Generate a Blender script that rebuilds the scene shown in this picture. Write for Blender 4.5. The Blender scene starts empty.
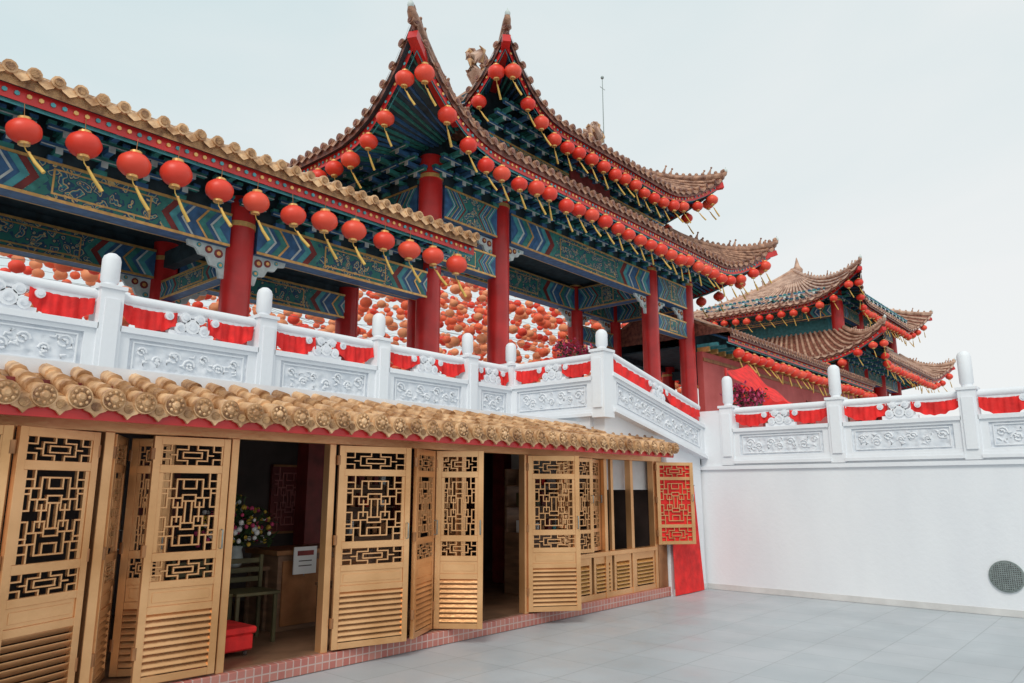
import bpy, math, random
from mathutils import Matrix, Vector
random.seed(7)
S=bpy.context.scene
# ------------------------------------------------------------ materials
def N(nt,t,**k):
    n=nt.nodes.new(t)
    for a,b in k.items(): setattr(n,a,b)
    return n
def base(name):
    m=bpy.data.materials.new(name); m.use_nodes=True
    nt=m.node_tree; p=nt.nodes['Principled BSDF']
    return m,nt,p
def mixc(nt,fac,a,b):
    n=N(nt,'ShaderNodeMix',data_type='RGBA')
    if not isinstance(fac,(int,float)): nt.links.new(fac,n.inputs[0])
    else: n.inputs[0].default_value=fac
    for i,c in ((6,a),(7,b)):
        if isinstance(c,tuple): n.inputs[i].default_value=(c[0],c[1],c[2],1)
        else: nt.links.new(c,n.inputs[i])
    return n.outputs[2]
def noise(nt,scale,detail=3,stretch=None,lo=.32,hi=.68):
    tc=N(nt,'ShaderNodeTexCoord'); v=tc.outputs['Object']
    if stretch:
        mp=N(nt,'ShaderNodeMapping'); mp.inputs['Scale'].default_value=stretch
        nt.links.new(v,mp.inputs[0]); v=mp.outputs[0]
    n=N(nt,'ShaderNodeTexNoise'); n.inputs['Scale'].default_value=scale; n.inputs['Detail'].default_value=detail
    nt.links.new(v,n.inputs['Vector'])
    r=N(nt,'ShaderNodeMapRange'); r.inputs[1].default_value=lo; r.inputs[2].default_value=hi
    nt.links.new(n.outputs[0],r.inputs[0])
    return r.outputs[0]
def addbump(nt,p,h,strength,dist=.02):
    b=N(nt,'ShaderNodeBump'); b.inputs['Strength'].default_value=strength; b.inputs['Distance'].default_value=dist
    nt.links.new(h,b.inputs['Height']); nt.links.new(b.outputs[0],p.inputs['Normal'])
def MT(name,col,rough=.5,metal=0,var=.15,scale=4,bump=0,bscale=25,col2=None,stretch=None):
    m,nt,p=base(name)
    c1=tuple(c*(1-var) for c in col); c2=col2 or tuple(min(1,c*(1+var)) for c in col)
    nt.links.new(mixc(nt,noise(nt,scale,stretch=stretch),c1,c2),p.inputs['Base Color'])
    p.inputs['Roughness'].default_value=rough; p.inputs['Metallic'].default_value=metal
    if bump: addbump(nt,p,noise(nt,bscale),bump)
    return m
white=MT('white_plaster',(.81,.83,.87),.6,var=.05,scale=1.3,bump=.06,bscale=18,stretch=(1,1,.35),col2=(.84,.86,.89))
m,nt,p=base('white_carved'); 
nt.links.new(mixc(nt,noise(nt,9),(.64,.68,.74),(.80,.82,.86)),p.inputs['Base Color']); p.inputs['Roughness'].default_value=.6
tc=N(nt,'ShaderNodeTexCoord'); vo=N(nt,'ShaderNodeTexVoronoi',feature='SMOOTH_F1'); vo.inputs['Scale'].default_value=13
nt.links.new(tc.outputs['Object'],vo.inputs['Vector']); addbump(nt,p,vo.outputs[0],.9,.03)
carved=m
gold=MT('brass_gold_paint',(.70,.35,.14),.30,.62,var=.14,scale=1.6,bump=.05,bscale=30,col2=(.85,.48,.23))
goldD=MT('bronze_gold_dark',(.38,.17,.07),.38,.5,var=.25,scale=5)
tile=MT('glazed_tile_ochre',(.54,.24,.085),.33,0,var=.38,scale=7,bump=.25,bscale=30,col2=(.86,.54,.29))
tileD=MT('glazed_tile_brown',(.33,.14,.055),.4,0,var=.4,scale=9,bump=.5,bscale=45,col2=(.58,.32,.14))
tileA=MT('aged_tile',(.27,.105,.06),.38,0,var=.4,scale=6,bump=.25,bscale=30,col2=(.54,.29,.18))
tileAD=MT('aged_tile_dark',(.19,.055,.04),.4,0,var=.4,scale=9,bump=.4,bscale=45,col2=(.36,.14,.09))
tileP=MT('pale_weathered_tile',(.44,.22,.14),.38,0,var=.3,scale=3,bump=.25,bscale=30,col2=(.68,.44,.32))
red=MT('red_lacquer',(.60,.026,.024),.3,0,var=.2,scale=2)
redwall=MT('red_painted_wall',(.58,.085,.075),.6,0,var=.15,scale=1.2,bump=.1,col2=(.66,.13,.12))
redD=MT('dark_red_wood',(.22,.03,.026),.5,var=.3,scale=5)
cloth=MT('red_cloth',(.78,.022,.020),.8,0,var=.22,scale=6,bump=.3,bscale=9)
blue=MT('painted_blue',(.045,.14,.30),.5,var=.3,scale=8)
green=MT('painted_green',(.045,.24,.21),.5,var=.3,scale=8)
teal=MT('painted_teal',(.08,.35,.38),.5,var=.25,scale=8)
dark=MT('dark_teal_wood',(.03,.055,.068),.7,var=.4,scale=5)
pale=MT('painted_pale_edge',(.60,.66,.64),.5,var=.15,scale=9)
goldl=MT('gold_leaf',(.78,.45,.15),.35,.4,var=.2,scale=12)
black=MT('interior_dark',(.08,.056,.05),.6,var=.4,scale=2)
wood=MT('interior_wood',(.22,.12,.07),.45,var=.35,scale=3,stretch=(1,1,6))
paper=MT('white_paper',(.8,.8,.78),.7,var=.04)
leafg=MT('leaf_green',(.05,.10,.03),.6,var=.5,scale=20)
pink=MT('bougainvillea_pink',(.6,.06,.16),.6,var=.3,scale=20)
flowy=MT('flower_yellow',(.7,.45,.06),.6,var=.3,scale=20)
tassel=MT('yellow_tassel',(.78,.50,.12),.7,var=.15)
grey=MT('grey_metal',(.30,.34,.33),.45,.6,var=.2,scale=30)
skirt=MT('pale_skirting',(.64,.63,.62),.5,var=.1)
def lantmat(name,c1,c2):
    m,nt,p=base(name)
    oi=N(nt,'ShaderNodeObjectInfo')
    nt.links.new(mixc(nt,oi.outputs['Random'],c1,c2),p.inputs['Base Color']); p.inputs['Roughness'].default_value=.42
    return m
lred=lantmat('lantern_red_silk',(.80,.034,.018),(.90,.10,.05))
def flat(name,c):
    m,nt,p=base(name); p.inputs['Base Color'].default_value=(*c,1); p.inputs['Roughness'].default_value=.6; return m
lf1=flat('lantern_orange_silk',(.93,.17,.07)); lf2=flat('lantern_red_orange_silk',(.86,.07,.035)); lf3=flat('lantern_amber_silk',(.95,.38,.18))
m,nt,p=base('painted_scroll')
tc=N(nt,'ShaderNodeTexCoord'); nz=N(nt,'ShaderNodeTexNoise'); nz.inputs['Scale'].default_value=5
nt.links.new(tc.outputs['Object'],nz.inputs['Vector'])
ad=N(nt,'ShaderNodeVectorMath',operation='MULTIPLY_ADD'); ad.inputs[1].default_value=(.35,.35,.35)
nt.links.new(nz.outputs[1],ad.inputs[0]); nt.links.new(tc.outputs['Object'],ad.inputs[2])
vo=N(nt,'ShaderNodeTexVoronoi'); vo.inputs['Scale'].default_value=7; nt.links.new(ad.outputs[0],vo.inputs['Vector'])
cr=N(nt,'ShaderNodeValToRGB'); cr.color_ramp.interpolation='CONSTANT'
el=cr.color_ramp.elements; el[0].position=0; el[0].color=(.70,.44,.13,1); el[1].position=.15; el[1].color=(.03,.09,.20,1)
for po,c in ((.28,(.05,.28,.29)),(.35,(.70,.50,.22)),(.42,(.02,.08,.16)),(.58,(.03,.20,.17))):
    e=el.new(po); e.color=(*c,1)
nt.links.new(vo.outputs[0],cr.inputs[0]); nt.links.new(cr.outputs[0],p.inputs['Base Color']); p.inputs['Roughness'].default_value=.5
scroll=m
def brick(name,c1,c2,mort,w,h,ms,rough,vertical=False,bump=.3,off=0,var=.08):
    m,nt,p=base(name); tc=N(nt,'ShaderNodeTexCoord'); v=tc.outputs['Object']
    if vertical:
        s=N(nt,'ShaderNodeSeparateXYZ'); c=N(nt,'ShaderNodeCombineXYZ'); nt.links.new(v,s.inputs[0])
        nt.links.new(s.outputs[0],c.inputs[0]); nt.links.new(s.outputs[2],c.inputs[1]); v=c.outputs[0]
    b=N(nt,'ShaderNodeTexBrick'); b.offset=off; b.inputs['Scale'].default_value=1
    b.inputs['Brick Width'].default_value=w; b.inputs['Row Height'].default_value=h; b.inputs['Mortar Size'].default_value=ms
    b.inputs['Color1'].default_value=(*c1,1); b.inputs['Color2'].default_value=(*c2,1); b.inputs['Mortar'].default_value=(*mort,1)
    nt.links.new(v,b.inputs['Vector'])
    mm=N(nt,'ShaderNodeMix',data_type='RGBA',blend_type='MULTIPLY'); mm.inputs[0].default_value=1
    nt.links.new(b.outputs[0],mm.inputs[6])
    nt.links.new(mixc(nt,noise(nt,.9,6),(1-var,1-var,1-var),(1,1,1)),mm.inputs[7])
    nt.links.new(mm.outputs[2],p.inputs['Base Color'])
    r=N(nt,'ShaderNodeMapRange'); r.inputs[3].default_value=rough*.7; r.inputs[4].default_value=rough*1.4
    nt.links.new(noise(nt,1.7,6),r.inputs[0]); nt.links.new(r.outputs[0],p.inputs['Roughness'])
    iv=N(nt,'ShaderNodeMath',operation='SUBTRACT'); iv.inputs[0].default_value=1; nt.links.new(b.outputs[1],iv.inputs[1])
    addbump(nt,p,iv.outputs[0],bump,.004); return m
floorm=brick('floor_tiles',(.46,.50,.53),(.50,.53,.56),(.37,.40,.42),.6,.6,.006,.42,var=.12)
plinthm=brick('pink_mosaic_tile',(.50,.16,.13),(.58,.24,.19),(.62,.45,.40),.075,.075,.006,.45,True,var=.25)
# ------------------------------------------------------------ mesh builder
class MB:
    def __init__(s): s.v=[];s.f=[];s.m=[];s.s=[];s.M=Matrix();s.mats=[]
    def add(s,vs,fs,mat,smooth=False):
        if mat not in s.mats: s.mats.append(mat)
        i=s.mats.index(mat); o=len(s.v)
        s.v+=[tuple(s.M@Vector(a)) for a in vs]
        for f in fs: s.f.append(tuple(o+k for k in f)); s.m.append(i); s.s.append(smooth)
    def box(s,x0,x1,y0,y1,z0,z1,mat):
        s.add([(x0,y0,z0),(x1,y0,z0),(x1,y1,z0),(x0,y1,z0),(x0,y0,z1),(x1,y0,z1),(x1,y1,z1),(x0,y1,z1)],
          [(0,3,2,1),(4,5,6,7),(0,1,5,4),(1,2,6,5),(2,3,7,6),(3,0,4,7)],mat)
    def tube(s,pts,rs,n,mat,smooth=True,caps=True):
        pts=[Vector(p) for p in pts]
        if not isinstance(rs,(list,tuple)): rs=[rs]*len(pts)
        vs=[];fs=[]
        for i,p in enumerate(pts):
            t=(pts[min(i+1,len(pts)-1)]-pts[max(i-1,0)]).normalized()
            up=Vector((0,0,1)) if abs(t.z)<.95 else Vector((1,0,0))
            a=t.cross(up).normalized(); b=a.cross(t).normalized()
            for k in range(n):
                th=2*math.pi*(k+.5)/n; vs.append(tuple(p+a*math.cos(th)*rs[i]+b*math.sin(th)*rs[i]))
        for i in range(len(pts)-1):
            for k in range(n):
                fs.append((i*n+k,i*n+(k+1)%n,(i+1)*n+(k+1)%n,(i+1)*n+k))
        s.add(vs,fs,mat,smooth)
        if caps: s.add(vs[:n],[tuple(range(n))[::-1]],mat); s.add(vs[-n:],[tuple(range(n))],mat)
    def ball(s,c,r,mat,nu=12,nv=8,rib=0):
        if not isinstance(r,tuple): r=(r,r,r)
        vs=[];fs=[]
        for j in range(nv+1):
            ph=math.pi*(.04+.92*j/nv)
            for k in range(nu):
                th=2*math.pi*k/nu; q=1-(rib if k%2 else 0)
                vs.append((c[0]+r[0]*math.sin(ph)*math.cos(th)*q,c[1]+r[1]*math.sin(ph)*math.sin(th)*q,c[2]+r[2]*math.cos(ph)))
        for j in range(nv):
            for k in range(nu): fs.append((j*nu+k,(j+1)*nu+k,(j+1)*nu+(k+1)%nu,j*nu+(k+1)%nu))
        fs.append(tuple(range(nu))); fs.append(tuple(nv*nu+k for k in range(nu))[::-1])
        s.add(vs,fs,mat,True)
    def grid(s,fn,nu,nv,mat,smooth=True):
        vs=[fn(i/nu,j/nv) for i in range(nu+1) for j in range(nv+1)]
        fs=[(i*(nv+1)+j,(i+1)*(nv+1)+j,(i+1)*(nv+1)+j+1,i*(nv+1)+j+1) for i in range(nu) for j in range(nv)]
        s.add(vs,fs,mat,smooth)
    def build(s,name,parent=None,bevel=0):
        me=bpy.data.meshes.new(name); me.from_pydata(s.v,[],s.f)
        for m in s.mats: me.materials.append(m)
        me.polygons.foreach_set('material_index',s.m); me.polygons.foreach_set('use_smooth',s.s); me.update()
        o=bpy.data.objects.new(name,me); S.collection.objects.link(o); o.parent=parent
        if bevel:
            b=o.modifiers.new('bevel','BEVEL'); b.width=bevel; b.segments=1; b.limit_method='ANGLE'; b.angle_limit=math.radians(50)
        return o
def empty(name):
    o=bpy.data.objects.new(name,None); S.collection.objects.link(o); return o
def frame(ox,oy,oz,ang,k=0):
    sh=Matrix(((1,0,0,0),(0,1,0,0),(k,0,1,0),(0,0,0,1)))
    return Matrix.Translation((ox,oy,oz))@Matrix.Rotation(ang,4,'Z')@sh
# ------------------------------------------------------------ lanterns
def lantern_mesh(name,body,nu,nv):
    b=MB(); b.ball((0,0,0),(.2,.2,.165),body,nu,nv,.035)
    b.tube([(0,0,.15),(0,0,.185)],.075,10,goldl); b.tube([(0,0,-.185),(0,0,-.15)],.07,10,goldl)
    b.tube([(0,0,.18),(0,0,.38)],.006,4,goldD)
    b.tube([(0,0,-.18),(.02,.0,-.25),(.06,-.01,-.31)],.008,4,tassel)
    b.tube([(.06,-.01,-.30),(.13,-.03,-.43),(.23,-.05,-.57)],[.017,.024,.026],6,tassel)
    b.ball((.06,-.01,-.295),.022,goldl,6,4)
    me=b.build(name); d=me.data; bpy.data.objects.remove(me); return d
LM=lantern_mesh('lantern_full',lred,24,10)
def hang(mesh,parent,p,sc=1,rz=None):
    o=bpy.data.objects.new('lantern',mesh); S.collection.objects.link(o); o.parent=parent
    sc*=random.uniform(.94,1.05)
    o.location=p; o.scale=(sc,sc,sc*random.uniform(.93,1.06)); o.rotation_euler=(random.uniform(-.09,.09),random.uniform(-.09,.09),random.uniform(-.9,.6) if rz is None else rz)
# ------------------------------------------------------------ curved roof
class Roof:
    def __init__(s,cx,cy,A,B,zE,TA,TB,zT,rise=0,flare=0,dc=2.4):
        s.__dict__.update(locals())
    def P(s,side,t,r,dz=0):
        half,oth,Th,To=(s.A,s.B,s.TA,s.TB) if side%2==0 else (s.B,s.A,s.TB,s.TA)
        d=(1-abs(t))*half; c=max(0,1-d/s.dc)**2.3 if s.rise else 0
        if side==2 or (side==1 and t>0) or (side==3 and t<0): c*=.12   # plain rear corners
        sg=1 if t>0 else -1
        al=(t*half+sg*s.flare*c)*(1-r)+t*Th*r; o=(oth+s.flare*c)*(1-r)+To*r
        rr=max(r,0)
        z=s.zE+(s.zT-s.zE)*(.6*r+.4*rr*rr)+s.rise*c*(1-rr)**2+dz
        x,y=((al,-o),(o,al),(-al,o),(-o,-al))[side]
        return (s.cx+x,s.cy+y,z)
    def build(s,b,sides=(0,1,2,3),spacing=.3,cap=.085,rib=.062,hips=True,soff=.5,orn=True,nseg=6,T=None,TD=None):
        T=T or tile; TD=TD or tileD
        for sd in range(4):
            half=s.A if sd%2==0 else s.B
            nt_=max(8,int(half*5)) if s.rise else 4
            b.grid(lambda u,v:s.P(sd,2*u-1,v,0),nt_,8,TD)
            if sd not in sides: continue
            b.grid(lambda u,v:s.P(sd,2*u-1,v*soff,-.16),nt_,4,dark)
            b.grid(lambda u,v:s.P(sd,2*u-1,.0,-.16+.16*v),nt_,1,TD)
            b.grid(lambda u,v:s.P(sd,2*u-1,.03,-.33+.18*v),nt_,1,red)
            b.grid(lambda u,v:s.P(sd,2*u-1,.05,-.38+.05*v),nt_,1,teal)
            n=int(2*half/spacing)
            ou=((0,-1),(1,0),(0,1),(-1,0))[sd]
            for i in range(n+1):
                t=-1+2*i/n
                t=max(-.995,min(.995,t))
                pts=[s.P(sd,t,r/nseg,.035) for r in range(nseg+1)]
                b.tube(pts,rib,6,T,caps=False)
                jj=Vector((0,0,random.uniform(-.008,.008)))
                p=Vector(pts[0])+jj; O=Vector((ou[0],ou[1],0))
                b.tube([p-O*.03,p+O*.045],cap,10,T); b.tube([p+O*.045,p+O*.06],cap*.62,8,TD)
                if i<n:
                    t2=-1+2*(i+1)/n; q=Vector(s.P(sd,max(-.995,min(.995,t2)),0,.035)); 
                    mid=(p+q)/2; 
                    vs=[p+O*.02+Vector((0,0,-.02)),q+O*.02+Vector((0,0,-.02)),q*.8+p*.2+O*.05+Vector((0,0,-.10)),mid+O*.06+Vector((0,0,-.15)),p*.8+q*.2+O*.05+Vector((0,0,-.10))]
                    b.add([tuple(x) for x in vs],[(0,1,2,3,4)],T)
                for tt in ((t,t+1/n) if i<n else (t,)):
                    if abs(tt)>.985: continue
                    b.tube([s.P(sd,tt,.035,-.24),s.P(sd,tt,soff,-.22)],.035,4,green if i%2 else blue,False,False)
                    e=Vector(s.P(sd,tt,.03,-.24)); b.tube([e-O*.0,e+O*.02],.03,6,teal if i%2 else goldl)
        if hips:
            for sd in (0,3,1,2):
                rear=sd in (1,2)
                pts=[Vector(s.P(sd,1,r/10,.08)) for r in range(10,-1,-1)]
                d=(pts[-1]-pts[-2]); dn=Vector((d.x,d.y,0)).normalized()
                k=.4 if rear else 1
                pts+= [pts[-1]+dn*.08+Vector((0,0,.05*k)),pts[-1]+dn*.11+Vector((0,0,.11*k))]
                b.tube(pts,[.10]*9+[.10,.09,.075,.05],8,T)
                hp=[Vector(s.P(sd,1,r/8*.75,-.26)) for r in range(7)]; b.tube(hp,.12,4,red,False)
                b.ball(tuple(pts[-1]+Vector((0,0,.03))),(.06,.06,.08),pale,8,6)
                b.tube([pts[-1],pts[-1]+Vector((0,0,.15))],[.025,.01],5,pale)
                if orn:
                    for k in range(2,len(pts)-2):
                        for f in (0,.5):
                            q=pts[k]*(1-f)+pts[k+1]*f
                            h=random.uniform(.6,1.1)
                            b.ball(tuple(q+Vector((0,0,.11))),(.06,.06,.07),T,6,4)
                            if (k+int(f*2))%3==0: b.tube([q+Vector((0,0,.12)),q+dn*.07*h+Vector((0,0,.30*h))],[.05,.012],5,T); b.ball(tuple(q+dn*.07*h+Vector((0,0,.30*h))),.035,T,5,4)
    def lanterns(s,parent,side,sp,sc=.9,drop=.52,mesh=None,t0=-1,t1=1):
        half=s.A if side%2==0 else s.B; n=int(half*(t1-t0)/sp)
        for i in range(n+1):
            t=t0+(t1-t0)*(i+.5+random.uniform(-.1,.1))/(n+1); p=s.P(side,t,.03,-drop*random.uniform(.9,1.12)); hang(mesh or LM,parent,p,sc)
def dougong(b,ox,oy,oz,ang,i,n=3,sc=1):
    old=b.M; b.M=frame(ox,oy,oz,ang)@Matrix.Scale(sc,4)
    A_,B_=(blue,green) if i%2 else (green,blue)
    b.box(-.1,.1,-.1,.02,-.02,.06,B_)
    for k in range(n):
        z=.06+k*.17; r=.24+k*.25
        b.box(-.045,.045,-r,0,z,z+.09,A_); b.box(-.05,.05,-r-.012,-r,z-.005,z+.095,pale)
        b.box(-.24,.24,-r+.01,-r+.09,z+.095,z+.155,B_)
        b.box(-.245,.245,-r+.0,-r+.01,z+.092,z+.108,pale)
        for dx in (-.2,0,.2): b.box(dx-.055,dx+.055,-r-.01,-r+.10,z+.158,z+.205,A_ if dx else teal)
    b.M=old
def pbeam(b,x0,y0,x1,y1,z0,z1,th=.28):
    L=math.hypot(x1-x0,y1-y0); a=math.atan2(y1-y0,x1-x0); old=b.M; b.M=frame(x0,y0,0,a)
    h=z1-z0; zm=(z0+z1)/2; y=th/2
    b.box(0,L,-y,y,z0,z1,blue)
    for s in (-1,1):
        f=lambda d:(min(s*y,s*(y+d)),max(s*y,s*(y+d)))
        for (za,zb) in ((z0-.006,z0+.035),(z1-.035,z1+.006)): b.box(0,L,*f(.014),za,zb,goldl)
        e=min(L*.27,h*2.2); Y=s*(y+.010)
        cs=[teal,pale,green,goldl,blue,pale,teal,redD,green]
        for side in (0,1):
            X=(lambda v:v) if side==0 else (lambda v:L-v)
            w=e/len(cs)
            for k,c in enumerate(cs):
                xa=.02+k*w; xb=xa+w*(.35 if c in (pale,goldl) else .95); q=h*.32
                b.add([(X(xa),Y,z0+.04),(X(xb),Y,z0+.04),(X(xb+q),Y,zm),(X(xa+q),Y,zm),(X(xb),Y,z1-.04),(X(xa),Y,z1-.04)],[(0,1,2,3),(3,2,4,5)],c)
        xa=e+h*.42
        if L-2*xa>.2:
            b.box(xa,L-xa,*f(.012),z0+h*.16,z1-h*.16,goldl)
            b.box(xa+.025,L-xa-.025,*f(.018),z0+h*.16+.025,z1-h*.16-.025,scroll)
        b.box(e*.9,L-e*.9,*f(.006),z0+.036,z1-.036,scroll)
    b.M=old
def column(b,x,y,z0,z1,r=.23):
    b.tube([(x,y,z0),(x,y,z0+.12),(x,y,z0+.2)],[r*1.5,r*1.45,r*1.1],16,carved)
    b.tube([(x,y,z0+.2),(x,y,z1)],r,24,red)
    b.tube([(x,y,z1-.5),(x,y,z1-.42)],r+.012,24,goldl); 
def queti(b,x,y,z,dx,dy):
    a=math.atan2(dy,dx); old=b.M; b.M=frame(x,y,z,a)
    pts=[(0,0),(.62,0),(.60,-.08),(.48,-.10),(.42,-.19),(.30,-.20),(.24,-.32),(.12,-.34),(.08,-.5),(0,-.5)]
    n=len(pts); b.add([(p[0],-.03,p[1]) for p in pts]+[(p[0],.03,p[1]) for p in pts],[tuple(range(n)),tuple(range(2*n-1,n-1,-1))]+[(i,(i+1)%n,n+(i+1)%n,n+i) for i in range(n)],pale)
    for (u,w,r) in ((.12,-.12,.07),(.28,-.09,.06),(.44,-.05,.035),(.08,-.3,.05)):
        b.tube([(u,-.045,w),(u,.045,w)],r,10,redD if r>.05 else teal)
        b.tube([(u,-.05,w),(u,.05,w)],r*.5,8,goldl)
    b.M=old
# ------------------------------------------------------------ ground / terrace
b=MB(); b.add([(-300,-300,0),(300,-300,0),(300,300,0),(-300,300,0)],[(0,1,2,3)],floorm); b.build('ground')
b=MB()
b.box(-14,8.7,6.36,60,2.40,2.56,floorm); b.box(8.7,90,7.8,60,2.40,2.56,floorm)
b.box(11.9,90,-30,7.8,1.7,2.0,floorm); b.box(89,90,-30,60,0,1.7,white)
b.build('upper_terrace')
b=MB()
for i in range(5): b.box(8.9+i*.58,8.9+(i+1)*.58,6.12,7.78,1.6,2.6-i*.13,skirt)
b.build('stone_staircase')
# ------------------------------------------------------------ balustrades
def spiral(b,cx,cz,R,sg,y):
    pts=[]
    for i in range(15):
        th=i/14*3.6*math.pi*.8; r=R*(1-i/17); pts.append((cx+sg*r*math.cos(th),y,cz+r*math.sin(th)))
    b.tube(pts,[.013]*13+[.017,.02],5,white)
def bay(b,L):
    b.box(0,L,-.15,.15,0,.05,white); b.box(0,L,-.12,.12,.05,.09,white)
    b.box(0,L,-.07,.07,.09,.52,carved)
    ya,yb=(-.10,-.07)
    b.box(.0,L,ya,yb,.09,.135,white); b.box(0,L,ya,yb,.475,.52,white)
    b.box(0,.11,ya,yb,.135,.475,white); b.box(L-.11,L,ya,yb,.135,.475,white)
    for (xa,xb,za,zb) in ((.15,L-.15,.16,.175),(.15,L-.15,.435,.45),(.15,.165,.175,.435),(L-.165,L-.15,.175,.435)):
        b.box(xa,xb,ya+.012,-.07,za,zb,white)
    y=-.074
    n=max(3,int((L-.4)/.15))
    for i in range(n):
        cx=.26+(L-.52)*i/(n-1); spiral(b,cx+random.uniform(-.02,.02),.305+random.uniform(.02,.05)*(-1)**i,.05+.03*random.random(),(-1)**i,y)
        for _ in range(3):
            a=random.random()*6.28; q=(cx+random.uniform(-.06,.06),y,.305+random.uniform(-.09,.09))
            b.tube([q,(q[0]+.05*math.cos(a),y-.004,q[2]+.03*math.sin(a)),(q[0]+.07*math.cos(a+.6),y,max(.19,min(.42,q[2]+.06*math.sin(a+.6))))],[.008,.015,.004],5,white)
    b.box(0,L,-.13,.13,.52,.58,white)
    cx=L/2
    for dx,dz,r in ((0,.12,.08),(-.13,.09,.06),(.13,.09,.06),(-.25,.2,.045),(.25,.2,.045),(-.08,.21,.055),(.08,.21,.055)):
        b.tube([(cx+dx,-.06,.58+dz),(cx+dx,.06,.58+dz)],r,14,white)
        b.tube([(cx+dx,-.07,.58+dz),(cx+dx,-.06,.58+dz)],r*.55,10,carved)
    b.box(cx-.24,cx+.24,-.04,.04,.58,.64,white)
    b.tube([(0,0,.88),(L/2,0,.88),(L,0,.88)],.055,12,white)
    b.box(0,L,-.03,.03,.80,.84,white)
def swag(b,xa,xb,y,zt=.83,h=.22):
    ph=random.random()*6; k=random.uniform(.8,1.1)
    def f(u,v):
        sag=4*u*(1-u)
        return (xa+(xb-xa)*u, y+.025*math.sin(u*22+ph)*v+.012*math.sin(u*47+ph), zt-.03*sag-v*(h*k*(.62+.38*sag))-.008*math.sin(u*30+ph)*v)
    b.grid(f,28,5,cloth)
def post(b,x,h=.93,extra=.42):
    b.box(x-.11,x+.11,-.13,.13,-.02,h+.0,white); b.box(x-.13,x+.13,-.15,.15,h,h+.04,white)
    b.box(x-.07,x+.07,-.155,-.13,.12,h-.1,white)
    b.tube([(x,0,h+.04),(x,0,h+.08)],[.07,.07],14,white)
    e=extra; pts=[(x,0,h+.08),(x,0,h+.11),(x,0,h+e-.07),(x,0,h+e-.03),(x,0,h+e)]
    b.tube(pts,[.07,.088,.088,.075,.04],16,white)
def run(ox,oy,oz,ang,L,nb,k=0,extra=.42,p0=True,p1=True):
    b=MB(); b2=MB(); w=L/nb
    for i in range(nb):
        b.M=frame(ox,oy,oz,ang,k)@Matrix.Translation((i*w+.1,0,0)); b2.M=b.M
        bay(b,w-.2); Lb=w-.2
        swag(b2,.02,Lb/2-.16,-.04); swag(b2,Lb/2+.16,Lb-.02,-.04)
    for i in range(nb+1):
        if (i==0 and not p0) or (i==nb and not p1): continue
        x=i*w; d=Vector((math.cos(ang),math.sin(ang)))
        b.M=frame(ox+d.x*x,oy+d.y*x,oz+k*x,ang); post(b,0,extra=extra)
    return b,b2
E=empty('white_balustrade')
b,b2=run(-4.1,7.7,2.61,0,1.7*7,7,extra=.39)
b.build('stonework',E,.004); b2.build('cloth_swags',E)
b,b2=run(7.8,7.7,2.61,0,1.0,1,extra=.39,p0=False); b.build('stonework_end',E,.004); b2.build('cloth_swags_end',E)
b,b2=run(8.8,7.7,2.63,-math.pi/2,1.76,1,extra=.34,p0=False); b.build('stonework_return',E,.004); b2.build('cloth_swags_return',E)
E=empty('stair_parapet')
b,b2=run(8.8,5.94,2.72,0,3.0,1,k=-.21,extra=.30,p0=False,p1=False); b.build('stonework',E,.004); b2.build('cloth_swags',E)
def wallpoly(b,pts,y0,y1,mat):
    n=len(pts); b.add([(p[0],y0,p[1]) for p in pts]+[(p[0],y1,p[1]) for p in pts],[tuple(range(n)),tuple(range(2*n-1,n-1,-1))]+[(i,(i+1)%n,n+(i+1)%n,n+i) for i in range(n)],mat)
b=MB(); 
wallpoly(b,[(10.52,0),(11.66,0),(11.66,2.15),(8.8,2.73),(8.8,2.3),(10.52,2.3)],5.92,6.12,white)
b.box(8.72,8.92,6.12,7.6,2.40,2.66,white)
b.box(10.6,11.66,5.905,5.92,0.004,.09,skirt)
b.build('wall',E)
E=empty('boundary_wall')
b,b2=run(11.8,5.42,2.02,-math.pi/2,1.76*8,8,extra=.55); b.build('balustrade',E,.004); b2.build('cloth_swags',E)
b=MB(); b.box(11.7,11.9,-9,6.12,0,2.02,white); b.box(11.66,11.7,-9,5.92,1.93,1.99,white)
b.box(11.688,11.7,-9,5.9,.004,.09,skirt)
b.M=frame(11.8,5.42,2.02,math.pi/2); b.box(0,.5,-.1,.1,0,.9,white)
b.build('wall',E)
b=MB(); b.tube([(11.675,1.70,.50),(11.699,1.70,.50)],.20,40,grey); b.tube([(11.665,1.70,.50),(11.676,1.70,.50)],.175,40,black)
for i in range(15):
    h=-.168+.336*i/14; w=math.sqrt(max(0,.175**2-h*h))
    b.box(11.655,11.667,1.70-w,1.70+w,.5+h-.006,.5+h+.006,grey); b.box(11.650,11.662,1.70+h-.005,1.70+h+.005,.5-w,.5+w,grey)
b.build('round_vent_grille')
# ------------------------------------------------------------ shop
SH=empty('temple_shop')
b=MB()
b.box(-6,10.52,5.93,9.6,0.004,.14,plinthm)
b.build('plinth',SH,.006)
b=MB()
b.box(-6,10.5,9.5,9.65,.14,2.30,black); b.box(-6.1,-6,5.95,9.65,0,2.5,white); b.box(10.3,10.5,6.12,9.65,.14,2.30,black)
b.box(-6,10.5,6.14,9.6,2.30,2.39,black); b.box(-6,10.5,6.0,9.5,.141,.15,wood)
b.box(-6,10.5,6.0,6.14,2.08,2.38,redD)
for x in (1.2,5.5,9.2): b.box(x-.12,x+.12,8.1,8.34,.15,2.3,redD)
for x in (-2,1,4,7): b.box(x,x+.12,6.14,9.5,2.18,2.3,wood)
b.build('walls',SH)
b=MB()
b.box(-6,10.45,5.975,6.06,2.03,2.13,gold)
for x in (-.6,.55,2.22,3.24,4.24,6.02,7.12,7.93,8.86,9.55,10.2): b.box(x-.035,x+.035,5.97,6.07,.14,2.03,gold)
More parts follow.
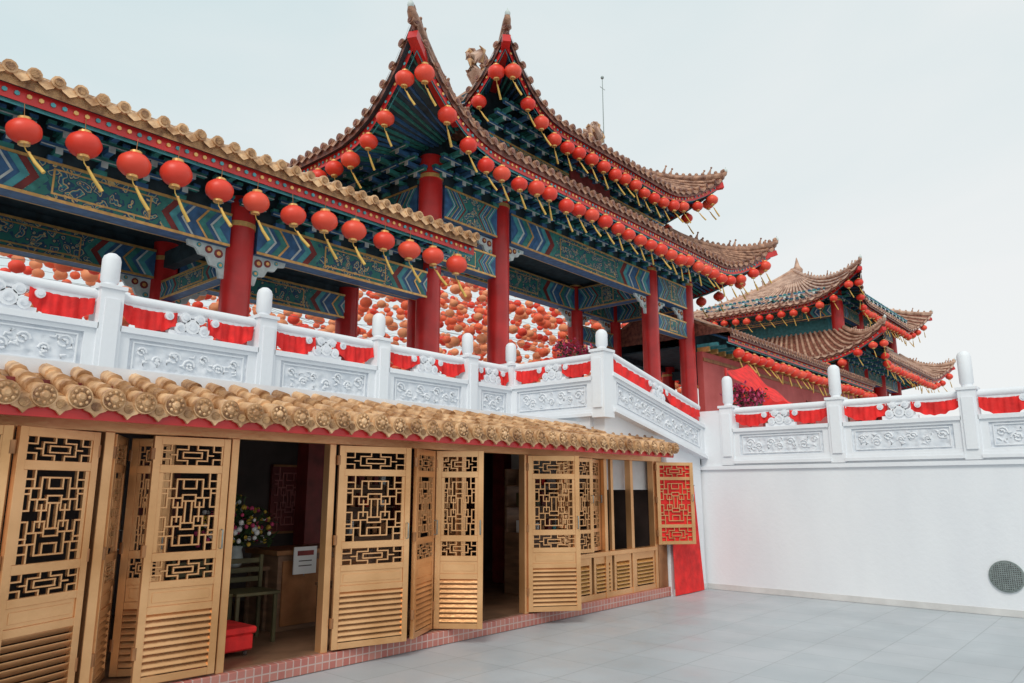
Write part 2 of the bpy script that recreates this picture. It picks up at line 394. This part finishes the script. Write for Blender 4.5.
b.box(10.24,10.5,5.96,6.1,.14,2.03,goldD)
b.box(7.97,10.2,5.98,6.05,.14,.22,gold); b.box(7.97,10.2,5.95,6.08,.70,.76,gold)
for (xa,xb) in ((7.97,8.5),(8.56,9.0),(9.06,9.5),(9.6,10.16)):
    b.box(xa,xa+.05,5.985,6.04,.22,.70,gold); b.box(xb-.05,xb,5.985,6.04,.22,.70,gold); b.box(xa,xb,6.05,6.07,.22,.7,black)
    b.box(xa+.05,xb-.05,5.985,6.04,.60,.70,gold)
    for i in range(7):
        z=.25+i*.05; b.add([(xa+.05,5.98,z),(xb-.05,5.98,z),(xb-.05,6.04,z+.04),(xa+.05,6.04,z+.04)],[(0,1,2,3)],goldl); b.add([(xa+.05,5.98,z-.01),(xb-.05,5.98,z-.01),(xb-.05,5.98,z),(xa+.05,5.98,z)],[(0,1,2,3)],gold)
b.box(9.04,9.1,6.0,6.05,.76,2.03,gold)
b.build('door_frames',SH,.004)
Q=[(0,.10,.14,.10),(.14,0,.14,.20),(0,.20,.26,.20),(.26,.08,.26,.32),(.26,.08,.5,.08),(.38,.08,.38,.20),(.38,.20,.5,.20),
   (.10,.32,.38,.32),(.10,.32,.10,.44),(.38,.28,.38,.44),(.38,.28,.5,.28),(.22,.32,.22,.44),(.22,.44,.38,.44),(0,.44,.10,.44),(.30,.38,.30,.5),(.44,.36,.44,.5),(.38,.36,.5,.36),(0,.26,.10,.26),(.10,.20,.10,.32)]
def fret(b,x0,x1,z0,z1,t,mat,lines=Q):
    w=x1-x0;h=z1-z0;k=0
    for (a,c,d,e) in lines:
        for mx in (0,1):
            for mz in (0,1):
                A=1-a if mx else a; D=1-d if mx else d; C=1-c if mz else c; F=1-e if mz else e
                xa,xb=sorted((x0+A*w,x0+D*w)); za,zb=sorted((z0+C*h,z0+F*h))
                k+=1; e_=.0006*(k%9)
                b.box(xa-t,xb+t,-.009-e_,.009+e_,za-t,zb+t,mat)
Q2=[(.0,.3,.14,.3),(.14,.0,.14,.3),(.24,.22,.24,.5),(.24,.22,.42,.22),(.14,.5,.24,.5),(.42,.0,.42,.22),(.34,.36,.5,.36),(.34,.36,.34,.5)]
def leaf(hx,hy,ang,w,z0=.16,h=1.86,parent=SH,shutter=False,backing=None,name='folding_door'):
    b=MB(); b.M=frame(hx,hy,z0,ang); s=.058; T=.02
    b.box(0,s,-T,T,0,h,gold); b.box(w-s,w,-T,T,0,h,gold)
    R=(lambda f0,f1:b.box(s,w-s,-T+.002,T-.002,f0*h,f1*h,gold))
    if shutter:
        R(0,.04);R(.96,1);R(.2,.24);R(.78,.82)
        fret(b,s,w-s,.24*h,.78*h,.0065,gold); fret(b,s,w-s,.04*h,.2*h,.006,gold,Q2); fret(b,s,w-s,.82*h,.96*h,.006,gold,Q2)
        if backing: b.box(s,w-s,.012,.018,.04*h,.96*h,backing)
    else:
        R(0,.03);R(.27,.30);R(.37,.40);R(.48,.515);R(.845,.88);R(.965,1)
        b.box(s,w-s,-.009,.009,.30*h,.37*h,gold); b.box(s+.03,w-s-.03,-.014,.014,.315*h,.355*h,gold)
        i_=.035
        for (za,zb,LN,t) in ((.515,.845,Q,.0065),(.40,.48,Q2,.006),(.88,.965,Q2,.006)):
            j=i_ if LN is Q else .015
            b.box(s,s+j,-.012,.012,za*h,zb*h,gold); b.box(w-s-j,w-s,-.012,.012,za*h,zb*h,gold)
            fret(b,s+j,w-s-j,za*h,zb*h,t,gold,LN)
        n=9
        for i in range(n):
            z=.03*h+(i+.15)*.24*h/n; d=.24*h/n
            b.add([(s,-.017,z),(w-s,-.017,z),(w-s,.014,z+d*.85),(s,.014,z+d*.85),(s,-.017,z+.007),(w-s,-.017,z+.007),(w-s,.014,z+d*.85+.007),(s,.014,z+d*.85+.007)],
              [(0,1,2,3),(4,7,6,5),(0,4,5,1),(3,2,6,7)],gold)
    b.tube([(w-s*.5,-T,h*.52),(w-s*.5,-T-.03,h*.52),(w-s*.5,-T-.03,h*.60),(w-s*.5,-T,h*.60)],.007,6,grey)
    for zz in (.1,.5,.9): b.tube([(0,-.0,h*zz),(0,0,h*zz+.09)],.024,8,goldD)
    b.build(name,parent,.004)
rad=math.radians
leaf(2.14,5.97,rad(205),.66)
leaf(1.52,5.70,rad(150),.62)
leaf(.55,5.97,rad(12),.62)
leaf(2.27,6.02,rad(60),.55)
leaf(2.58,6.45,rad(-38),.34)
leaf(2.56,6.0,rad(-4),.62)
leaf(4.30,5.96,rad(-15),.76)
leaf(5.12,5.78,rad(28),.60)
leaf(5.66,6.04,rad(-52),.52)
leaf(5.98,6.04,rad(75),.5)
leaf(7.14,5.97,rad(-38),.66)
leaf(7.62,5.62,rad(62),.5)
for (x,a,w) in ((7.99,-12,.42),(8.42,12,.40)): leaf(x,5.97,rad(a),w,.78,1.24,shutter=True,name='window_shutter')
leaf(10.22,5.95,rad(-36),.62,.78,1.24,shutter=True,backing=cloth,name='window_shutter')
# eave roof of the shop
b=MB()
R=lambda u:(5.54+u*.80, 2.20+.28*(.8*u+.2*u*u))
xs0,xs1=-6,10.1
b.grid(lambda u,v:(xs0+(xs1-xs0)*u,R(v)[0],R(v)[1]),20,8,tileD)
b.grid(lambda u,v:(xs0+(xs1-xs0)*u,5.58+v*.44,2.10+.06*v),4,2,red); b.box(xs0,xs1,5.565,5.59,2.075,2.19,red)
b.box(xs0,xs1,6.30,6.36,2.36,2.57,white)
b.add([(xs1,5.56,2.09),(xs1,6.0,2.14),(xs1,6.34,2.45),(xs1,5.56,2.19)],[(0,1,2,3)],redwall)
n=int((xs1-xs0)/.215); sp=(xs1-xs0)/n
for i in range(n+1):
    x=xs0+i*sp; jz=random.uniform(-.006,.006)
    for k in range(4):
        u0,u1=k/4,(k+1)/4; p=R(u0);q=R(u1)
        b.tube([(x+random.uniform(-.005,.005),p[0]-.01,p[1]+.035+jz),(x,q[0],q[1]+.022+jz)],[.062,.050],10,tile if random.random()>.15 else tileD)
    y,z=R(0); zc=z+.018+jz
    b.tube([(x,y-.03,zc),(x,y+.02,zc)],.080,18,tile); b.tube([(x,y-.042,zc),(x,y-.03,zc)],[.060,.072],18,tileD)
    b.tube([(x,y-.06,zc),(x,y-.04,zc)],[.018,.035],10,tile)
    for a in range(8): b.ball((x+.05*math.cos(a*.785),y-.045,zc+.05*math.sin(a*.785)),(.013,.012,.013),tile,5,3)
    if i<n:
        m_=x+sp/2; w=sp/2
        pts=[(-w,.02),(w,.02),(w*.95,-.03),(w*.6,-.065),(w*.25,-.08),(0,-.11),(-w*.25,-.08),(-w*.6,-.065),(-w*.95,-.03)]
        b.add([(m_+a,y-.012,z+c) for a,c in pts]+[(m_+a,y+.01,z+c) for a,c in pts],[tuple(range(9)),tuple(range(17,8,-1))]+[(j,(j+1)%9,9+(j+1)%9,9+j) for j in range(9)],tile)
        b.tube([(m_,y-.02,z-.035),(m_,y-.01,z-.035)],.032,10,tileD)
b.build('eave_roof',SH)
b=MB(); b.grid(lambda u,v:(10.50+.96*u-.16*(1-v)*u, 5.87+.004*math.sin(u*9)-.02*v,1.66-1.65*v),30,8,cloth)
b.tube([(10.5,5.88,1.67),(11.32,5.88,1.67)],.012,6,grey); b.build('red_cloth_banner')
# interior
b=MB(); b.box(3.75,4.5,7.3,7.75,.76,.80,wood); 
for x in (3.8,4.44):
    for y in (7.35,7.7): b.box(x-.02,x+.02,y-.02,y+.02,.15,.76,wood)
b.build('side_table',None,.004)
b=MB(); b.tube([(4.15,7.5,.80),(4.15,7.5,.86),(4.15,7.5,.98),(4.15,7.5,1.02)],[.05,.09,.06,.075],14,pale)
for i in range(280):
    a=random.random()*6.28; r=random.random()**.6*.40; z=1.04+random.random()*.52*(1-r*1.1)
    p=Vector((4.15+r*math.cos(a),7.5+r*math.sin(a),z)); c=random.choice([leafg,leafg,flowy,pink,paper,leafg])
    if c is leafg: 
        d=Vector((random.uniform(-1,1),random.uniform(-1,1),random.uniform(-.5,1))).normalized()*.08; e=Vector((d.y,-d.x,.02))*.5
        b.add([tuple(p-d),tuple(p+e),tuple(p+d),tuple(p-e)],[(0,1,2,3)],c)
    else: b.ball(tuple(p),random.uniform(.015,.034),c,6,4)
    if i%10==0: b.tube([(4.15,7.5,1.0),tuple(p)],.004,4,leafg)
b.build('flower_vase')
b=MB(); b.box(4.45,5.7,7.15,7.7,.15,.92,wood); b.box(4.4,5.75,7.1,7.75,.92,.97,goldD); b.box(4.5,5.05,7.13,7.15,.2,.86,goldD); b.box(5.1,5.65,7.13,7.15,.2,.86,goldD); b.build('wooden_counter',None,.004)
b=MB(); b.box(4.58,4.86,7.06,7.075,.72,1.0,paper); b.box(4.62,4.82,7.057,7.0605,.91,.96,redD); b.box(4.64,4.80,7.057,7.0605,.80,.81,black);b.box(4.64,4.80,7.057,7.0605,.85,.86,black); b.tube([(4.73,7.09,.7),(4.73,7.09,1.0)],.008,6,grey); b.build('notice_sign')
def chair(x,y,a,mat):
    b=MB(); b.M=frame(x,y,.15,a)
    for dx in (-.19,.19):
        b.box(dx-.018,dx+.018,-.2,-.165,0,.45,mat); b.box(dx-.018,dx+.018,.165,.2,0,.8,mat)
    b.box(-.22,.22,-.22,.22,.45,.48,mat); 
    for i in range(3): b.box(-.17,.17,.172,.192,.54+i*.09,.59+i*.09,mat)
    b.build('wooden_chair',None,.004)
chairm=MT('olive_wood',(.10,.085,.035),.6,var=.3)
chair(3.55,7.0,.2,chairm); chair(4.02,6.95,-.1,chairm); chair(5.0,6.75,3.0,wood); chair(7.2,7.6,.8,wood)
b=MB(); b.box(3.15,3.75,6.35,6.8,.2,.34,cloth); b.box(3.13,3.77,6.33,6.82,.34,.40,cloth)
for x in (3.2,3.7):
    for y in (6.4,6.75): b.box(x-.02,x+.02,y-.02,y+.02,.15,.2,black)
b.build('red_bench',None,.015)
pk=MT('dull_pink',(.50,.16,.15),.6)
for x,w in ((5.7,.55),(7.9,.6),(3.9,.5),(9.5,.5)):
    b=MB(); b.box(x,x+w,9.44,9.49,1.0,1.95,redD); b.M=frame(x,9.43,1.0,0); fret(b,.04,w-.04,.05,.9,.008,pk if x==5.7 else goldD); b.box(0,w,-.02,.0,0,.03,goldD); b.box(0,w,-.02,0,.92,.95,goldD); b.build('lattice_window_panel',SH)
for (x0,x1,y0) in ((8.2,9.8,6.9),(.2,1.9,7.2),(6.2,7.0,8.2)):
    b=MB(); b.box(x0,x1,y0,y0+.4,.15,1.0,wood); b.box(x0,x1,y0+.35,y0+.4,1.0,1.9,wood)
    for z in (1.35,1.65): b.box(x0,x1,y0+.12,y0+.4,z,z+.02,wood)
    k=x0+.05
    while k<x1-.12:
        for z in (1.0,1.37,1.67): b.box(k,k+random.uniform(.05,.1),y0+.15,y0+.22,z,z+random.uniform(.08,.24),random.choice([goldD,redD,paper,cloth,chairm,teal,wood]))
        k+=.13
    b.build('display_cabinet',None,.004)
# ------------------------------------------------------------ galleries
def gallery(x0,x1,cols,wall=False):
    G=empty('covered_gallery'); cy=12.05
    r=Roof((x0+x1)/2,cy,(x1-x0)/2,2.65,6.34,(x1-x0)/2,.05,7.60)
    b=MB(); r.build(b,sides=(0,2),hips=False,spacing=.25,cap=.082,rib=.06,soff=.62,T=tileA if wall else tile,TD=tileAD if wall else tileD)
    b.tube([(x0,cy,7.62),(x1,cy,7.62)],.11,10,tileD)
    b.build('tiled_roof',G)
    b=MB()
    for x in cols:
        for y in (10.7,13.4):
            column(b,x,y,2.56,6.2)
            if not wall:
                queti(b,x+.22,y,5.33,1,0); queti(b,x-.22,y,5.33,-1,0)
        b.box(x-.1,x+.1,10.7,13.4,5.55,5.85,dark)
        if not wall: pbeam(b,x,10.8,x,13.3,4.95,5.3,.2)
    b.build('columns',G)
    b=MB(); cc=[x0]+list(cols)+[x1]
    if not wall:
        for a,c in zip(cc[:-1],cc[1:]):
            for y in (10.7,13.4):
                pbeam(b,a+.23 if a!=x0 else a,y,c-.23 if c!=x1 else c,y,5.33,5.86,.3)
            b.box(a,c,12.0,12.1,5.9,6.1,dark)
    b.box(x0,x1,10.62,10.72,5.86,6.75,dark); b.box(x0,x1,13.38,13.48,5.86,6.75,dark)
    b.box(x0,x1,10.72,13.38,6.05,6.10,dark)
    i=0;x=x0+.2
    while x<x1:
        if not wall: dougong(b,x,10.62,5.88,0,i,sc=.88)
        else: b.box(x-.06,x+.06,9.9,10.6,6.0,6.1,teal); b.box(x-.05,x+.05,10.2,10.6,5.85,6.0,goldl)
        x+=.56; i+=1
    b.build('painted_beams',G)
    if wall:
        b=MB(); b.box(x0+.1,x1,10.40,10.60,2.56,5.86,redwall); b.box(x0+.1,x1,10.36,10.40,5.55,5.66,goldD)
        k=x0+4.5
        while k<x1-1.5: b.box(k,k+1.0,10.37,10.40,3.6,5.1,redD); b.M=frame(k,10.355,3.6,0); fret(b,.03,.97,.03,1.47,.014,goldD); b.M=Matrix(); k+=4.4
        b.build('red_wall',G)
    L=empty('lantern_row'); 
    n=int((x1-x0)/.585)
    for i in range(n): hang(LM,L,(x1-.5-i*.585+random.uniform(-.04,.04),9.42,5.70+random.uniform(-.04,.04)),1.0 if not wall else .95)
    return G
gallery(-6.3,9.75,(-2.7,1.4,5.6))
gallery(20.9,36,(24.2,28,32,35.6),True)
# ------------------------------------------------------------ gate pavilion
G=empty('temple_gate_pavilion'); cx,cy=15.1,12.05
lo=Roof(cx,cy,7.3,2.95,8.27,4.1,1.62,9.30,1.14,.5,2.5)
up=Roof(cx,cy,4.52,2.62,9.92,2.45,.03,11.9,1.02,.45,2.2)
b=MB(); lo.build(b,soff=.62,spacing=.26,cap=.08,rib=.055,T=tileA,TD=tileAD); b.build('lower_roof',G)
b=MB(); up.build(b,soff=.5,spacing=.26,cap=.08,rib=.055,T=tileA,TD=tileAD)
b.tube([(cx-2.5,cy,11.95),(cx,cy,11.9),(cx+2.5,cy,11.95)],.14,10,tileA); b.box(cx-2.45,cx+2.45,cy-.05,cy+.05,11.95,12.2,tileAD)
for s in (-1,1):
    X=cx+s*2.5
    b.tube([(X,cy,11.9),(X+s*.3,cy,12.15),(X+s*.35,cy,12.5),(X+s*.05,cy,12.8),(X-s*.15,cy,12.6),(X-s*.02,cy,12.35)],[.22,.2,.17,.13,.09,.04],8,tileP)
    for k in range(13):
        a=k*.5; dy=random.uniform(-.15,.15)
        b.tube([(X+s*.15+.2*math.cos(a),cy,12.35+.22*math.sin(a)),(X+s*.15+.4*math.cos(a+.3),cy+dy,12.4+.46*math.sin(a+.3)),(X+s*.15+.42*math.cos(a+.7),cy+dy,12.4+.5*math.sin(a+.7))],[.09,.06,.015],5,tileP if k%2 else tile)
b.build('upper_roof',G)
gx=(9.7,11.8,18.4,20.6)
b=MB()
for x in gx:
    for y in (10.7,13.4): column(b,x,y,2.56,8.4,.245)
b.build('columns',G)
b=MB()
for y in (10.7,13.4):
    for a,c in zip(gx[:-1],gx[1:]):
        pbeam(b,a+.24,y,c-.24,y,7.12,7.82,.34)
        queti(b,a+.23,y,7.1,1,0); queti(b,c-.23,y,7.1,-1,0)
        if c-a<3 : pbeam(b,a+.24,y,c-.24,y,6.2,6.7,.26)
for x in gx:
    pbeam(b,x,10.95,x,13.15,7.12,7.82,.3)
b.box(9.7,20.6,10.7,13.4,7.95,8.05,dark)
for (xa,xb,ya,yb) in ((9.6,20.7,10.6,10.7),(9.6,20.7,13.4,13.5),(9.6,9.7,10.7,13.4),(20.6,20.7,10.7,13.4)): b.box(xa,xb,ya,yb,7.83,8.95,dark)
i=0;x=9.75
while x<20.7: dougong(b,x,10.6,7.85,0,i,3,1.0); x+=.58;i+=1
y=10.8
while y<13.4: dougong(b,9.6,y,7.85,-math.pi/2,i,3,1.0); dougong(b,20.7,y,7.85,math.pi/2,i,3,1.0); y+=.58;i+=1
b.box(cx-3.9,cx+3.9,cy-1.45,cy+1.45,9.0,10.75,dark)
pbeam(b,cx-3.9,cy-1.52,cx+3.9,cy-1.52,9.12,9.5,.14)
pbeam(b,cx-3.97,cy-1.45,cx-3.97,cy+1.45,9.12,9.5,.14)
x=cx-3.8
while x<cx+3.9: dougong(b,x,cy-1.5,9.5,0,i,3,.95); x+=.56;i+=1
y=cy-1.3
while y<cy+1.5: dougong(b,cx-3.95,y,9.5,-math.pi/2,i,3,.9); dougong(b,cx+3.95,y,9.5,math.pi/2,i,3,.9); y+=.56;i+=1
b.box(cx-.9,cx+.9,cy-1.64,cy-1.60,9.3,10.0,redD)
b.build('painted_beams',G)
L=empty('lantern_row')
lo.lanterns(L,0,.53,.9); lo.lanterns(L,3,.56,.9); lo.lanterns(L,1,.56,.9)
L=empty('lantern_row'); up.lanterns(L,0,.53,.88); up.lanterns(L,3,.56,.88); up.lanterns(L,1,.56,.88)
b=MB(); b.tube([(19.1,12.6,9.3),(19.1,12.6,15.3)],[.025,.012],6,grey); b.ball((19.1,12.6,15.3),.06,grey,6,4); b.tube([(18.95,12.6,14.9),(19.25,12.6,14.9)],.008,4,grey); b.build('roof_antenna')
# ------------------------------------------------------------ far pavilion
G=empty('temple_pavilion'); cx,cy=40.4,14.0
lo2=Roof(cx,cy,6.4,5.3,7.55,4.8,3.6,9.0,1.05,.55,2.6); up2=Roof(cx,cy,6.1,4.5,10.3,.7,.05,13.4,1.2,.55,2.6)
b=MB(); lo2.build(b,spacing=.33,soff=.6,T=tileP,TD=tileAD); b.build('lower_roof',G)
b=MB(); up2.build(b,spacing=.33,soff=.45,T=tileP,TD=tileAD); b.tube([(cx-.8,cy,13.45),(cx+.8,cy,13.45)],.16,8,tileP)
b.tube([(cx,cy,13.4),(cx,cy,13.7),(cx,cy,13.9),(cx,cy,14.4)],[.25,.3,.15,.02],10,tileP); b.build('upper_roof',G)
b=MB()
for sx in (-1,-.33,.33,1):
    for sy in (-1,1):
        column(b,cx+sx*4.6,cy+sy*3.3,2.56,10.9,.28)
b.box(cx-4.3,cx+4.3,cy-3.0,cy+3.0,2.56,7.6,redwall); b.box(cx-3.9,cx+3.9,cy-2.6,cy+2.6,7.6,11.0,teal)
for sy in (-1,1):
    pbeam(b,cx-4.6,cy+sy*3.3,cx+4.6,cy+sy*3.3,9.7,10.3,.3); pbeam(b,cx-4.6,cy+sy*3.3,cx+4.6,cy+sy*3.3,6.9,7.5,.3); pbeam(b,cx-4.6,cy+sy*3.3,cx+4.6,cy+sy*3.3,9.0,9.3,.3)
for sx in (-1,1):
    pbeam(b,cx+sx*4.6,cy-3.3,cx+sx*4.6,cy+3.3,9.7,10.3,.3); pbeam(b,cx+sx*4.6,cy-3.3,cx+sx*4.6,cy+3.3,6.9,7.5,.3)
i=0;x=cx-4.6
while x<cx+4.7: dougong(b,x,cy-3.4,10.3,0,i,3,1.1); dougong(b,x,cy-3.4,7.4,0,i,3,1.0); x+=.7;i+=1
y=cy-3.3
while y<cy+3.4: dougong(b,cx-4.7,y,10.3,-math.pi/2,i,3,1.1); dougong(b,cx-4.7,y,7.4,-math.pi/2,i,3,1.0); y+=.7;i+=1
b.build('body',G)
L=empty('lantern_row')
for r in (lo2,up2):
    for sd in (0,3): r.lanterns(L,sd,.62,.95)
# ------------------------------------------------------------ courtyard lantern canopy
L=empty('hanging_lantern_canopy')
b=MB(); w=MB()
for (y,xa,xb) in ((17.5,2,34),(20.5,2,40),(24,3,46),(28,4,52),(32.5,5,58)):
    top=1.6+y*.455; z=5.6
    w.tube([(xa,y,2.56),(xa,y,top+.5)],.06,8,red); w.tube([(xb,y,2.56),(xb,y,top+.5)],.06,8,red)
    while z<top:
        ph=random.random()*6; x=xa+random.random()
        w.tube([(xa+(xb-xa)*i/16,y,z+.25+.28*math.sin((xa+(xb-xa)*i/16)*.5+ph)) for i in range(17)],.008,3,grey,caps=False)
        while x<xb:
            zz=z+.28*math.sin(x*.5+ph)+random.uniform(-.05,.05); r=random.uniform(.15,.22)
            b.ball((x,y+random.uniform(-.5,.5),zz),(r,r,r*.85),random.choice([lf1,lf1,lf2,lf3,lf3]),8,5)
            x+=random.uniform(.46,.70)
        z+=.68
b.build('lanterns',L); w.build('support_wires',L)
# ------------------------------------------------------------ plants, canopy
def shrub(name,c,R,n,col):
    b=MB(); c=Vector(c)
    for i in range(7):
        a=random.random()*6.28; b.tube([c-Vector((0,0,R*1.6)),c+Vector((math.cos(a)*R*.5,math.sin(a)*R*.5,random.uniform(-.2,.5)*R))],[.02,.006],5,wood)
    cl=[c+Vector((random.uniform(-1,1)*R,random.uniform(-1,1)*R,random.uniform(-.7,.7)*R)) for _ in range(9)]
    for i in range(n):
        p=random.choice(cl)+Vector([random.gauss(0,R*.25) for _ in range(3)])
        d=Vector([random.uniform(-1,1) for _ in range(3)]).normalized()*random.uniform(.03,.06); e=d.cross(Vector((.3,.2,1))).normalized()*.025
        b.add([tuple(p-d),tuple(p+e),tuple(p+d),tuple(p-e)],[(0,1,2,3)],random.choice(col))
    b.build(name)
shrub('bougainvillea',(13.6,5.9,3.35),.26,800,[pink,pink,leafg])
shrub('bougainvillea',(11.2,8.1,4.1),.28,700,[pink,pink,leafg])
b=MB()
b.grid(lambda u,v:(15+.9*u+1.6*v,6.9-1.5*u+.2*v,4.15-.75*u-.30*math.sin(u*3.14)+.35*v*(1-u)-.04*math.sin(u*22+v*3)),24,12,cloth)
b.grid(lambda u,v:(15.0+.5*u,6.85-1.2*u,3.9-.6*u-.5*v-.05*math.sin(u*20)),24,6,cloth)
for p in ((15,6.9,4.2),(15.9,5.4,3.4),(16.6,7.1,4.5),(17.5,5.6,3.4)): b.tube([(p[0],p[1],2.0),p],.03,8,red)
b.build('red_cloth_canopy')
# ------------------------------------------------------------ camera, light
cam=bpy.data.cameras.new('camera'); co=bpy.data.objects.new('camera',cam); S.collection.objects.link(co); S.camera=co
cam.sensor_width=36; cam.lens=25.85; cam.clip_start=.05; cam.clip_end=900
co.location=(0,0,1.6); co.rotation_euler=(math.radians(90+11.4),0,math.radians(41.1-90))
az,elv=math.radians(208),math.radians(44)
to=Vector((math.cos(az)*math.cos(elv),math.sin(az)*math.cos(elv),math.sin(elv)))
sl=bpy.data.lights.new('sun','SUN'); sl.energy=1.5; sl.angle=math.radians(22); sl.color=(1,.93,.84)
so=bpy.data.objects.new('sun',sl); S.collection.objects.link(so); so.rotation_euler=to.to_track_quat('Z','Y').to_euler(); so.location=(-5,-5,20)
W=bpy.data.worlds.new('World'); S.world=W; W.use_nodes=True; nt=W.node_tree; bg=nt.nodes['Background']
sk=N(nt,'ShaderNodeTexSky',sky_type='NISHITA'); sk.sun_disc=False; sk.sun_elevation=elv; sk.sun_rotation=math.atan2(to.x,to.y); sk.dust_density=3
tc=N(nt,'ShaderNodeTexCoord'); nz=N(nt,'ShaderNodeTexNoise'); nz.inputs['Scale'].default_value=1.8; nz.inputs['Detail'].default_value=6; nz.inputs['Distortion'].default_value=.5
mp=N(nt,'ShaderNodeMapping'); mp.inputs['Scale'].default_value=(1,1,2.2); nt.links.new(tc.outputs['Generated'],mp.inputs[0]); nt.links.new(mp.outputs[0],nz.inputs['Vector'])
dt=N(nt,'ShaderNodeVectorMath',operation='DOT_PRODUCT'); dt.inputs[1].default_value=(.75,-.45,-.5); nt.links.new(tc.outputs['Generated'],dt.inputs[0])
ma=N(nt,'ShaderNodeMath',operation='MULTIPLY_ADD'); ma.inputs[1].default_value=.55; nt.links.new(dt.outputs['Value'],ma.inputs[0]); nt.links.new(nz.outputs[0],ma.inputs[2])
mr=N(nt,'ShaderNodeMapRange'); mr.inputs[1].default_value=.2; mr.inputs[2].default_value=.85; nt.links.new(ma.outputs[0],mr.inputs[0])
cl=mixc(nt,mr.outputs[0],(6.7,7.85,8.05),(8.7,8.85,8.8))
nt.links.new(mixc(nt,.93,sk.outputs[0],cl),bg.inputs['Color']); bg.inputs['Strength'].default_value=.104
S.view_settings.view_transform='Standard'; S.view_settings.look='None'; S.view_settings.exposure=0
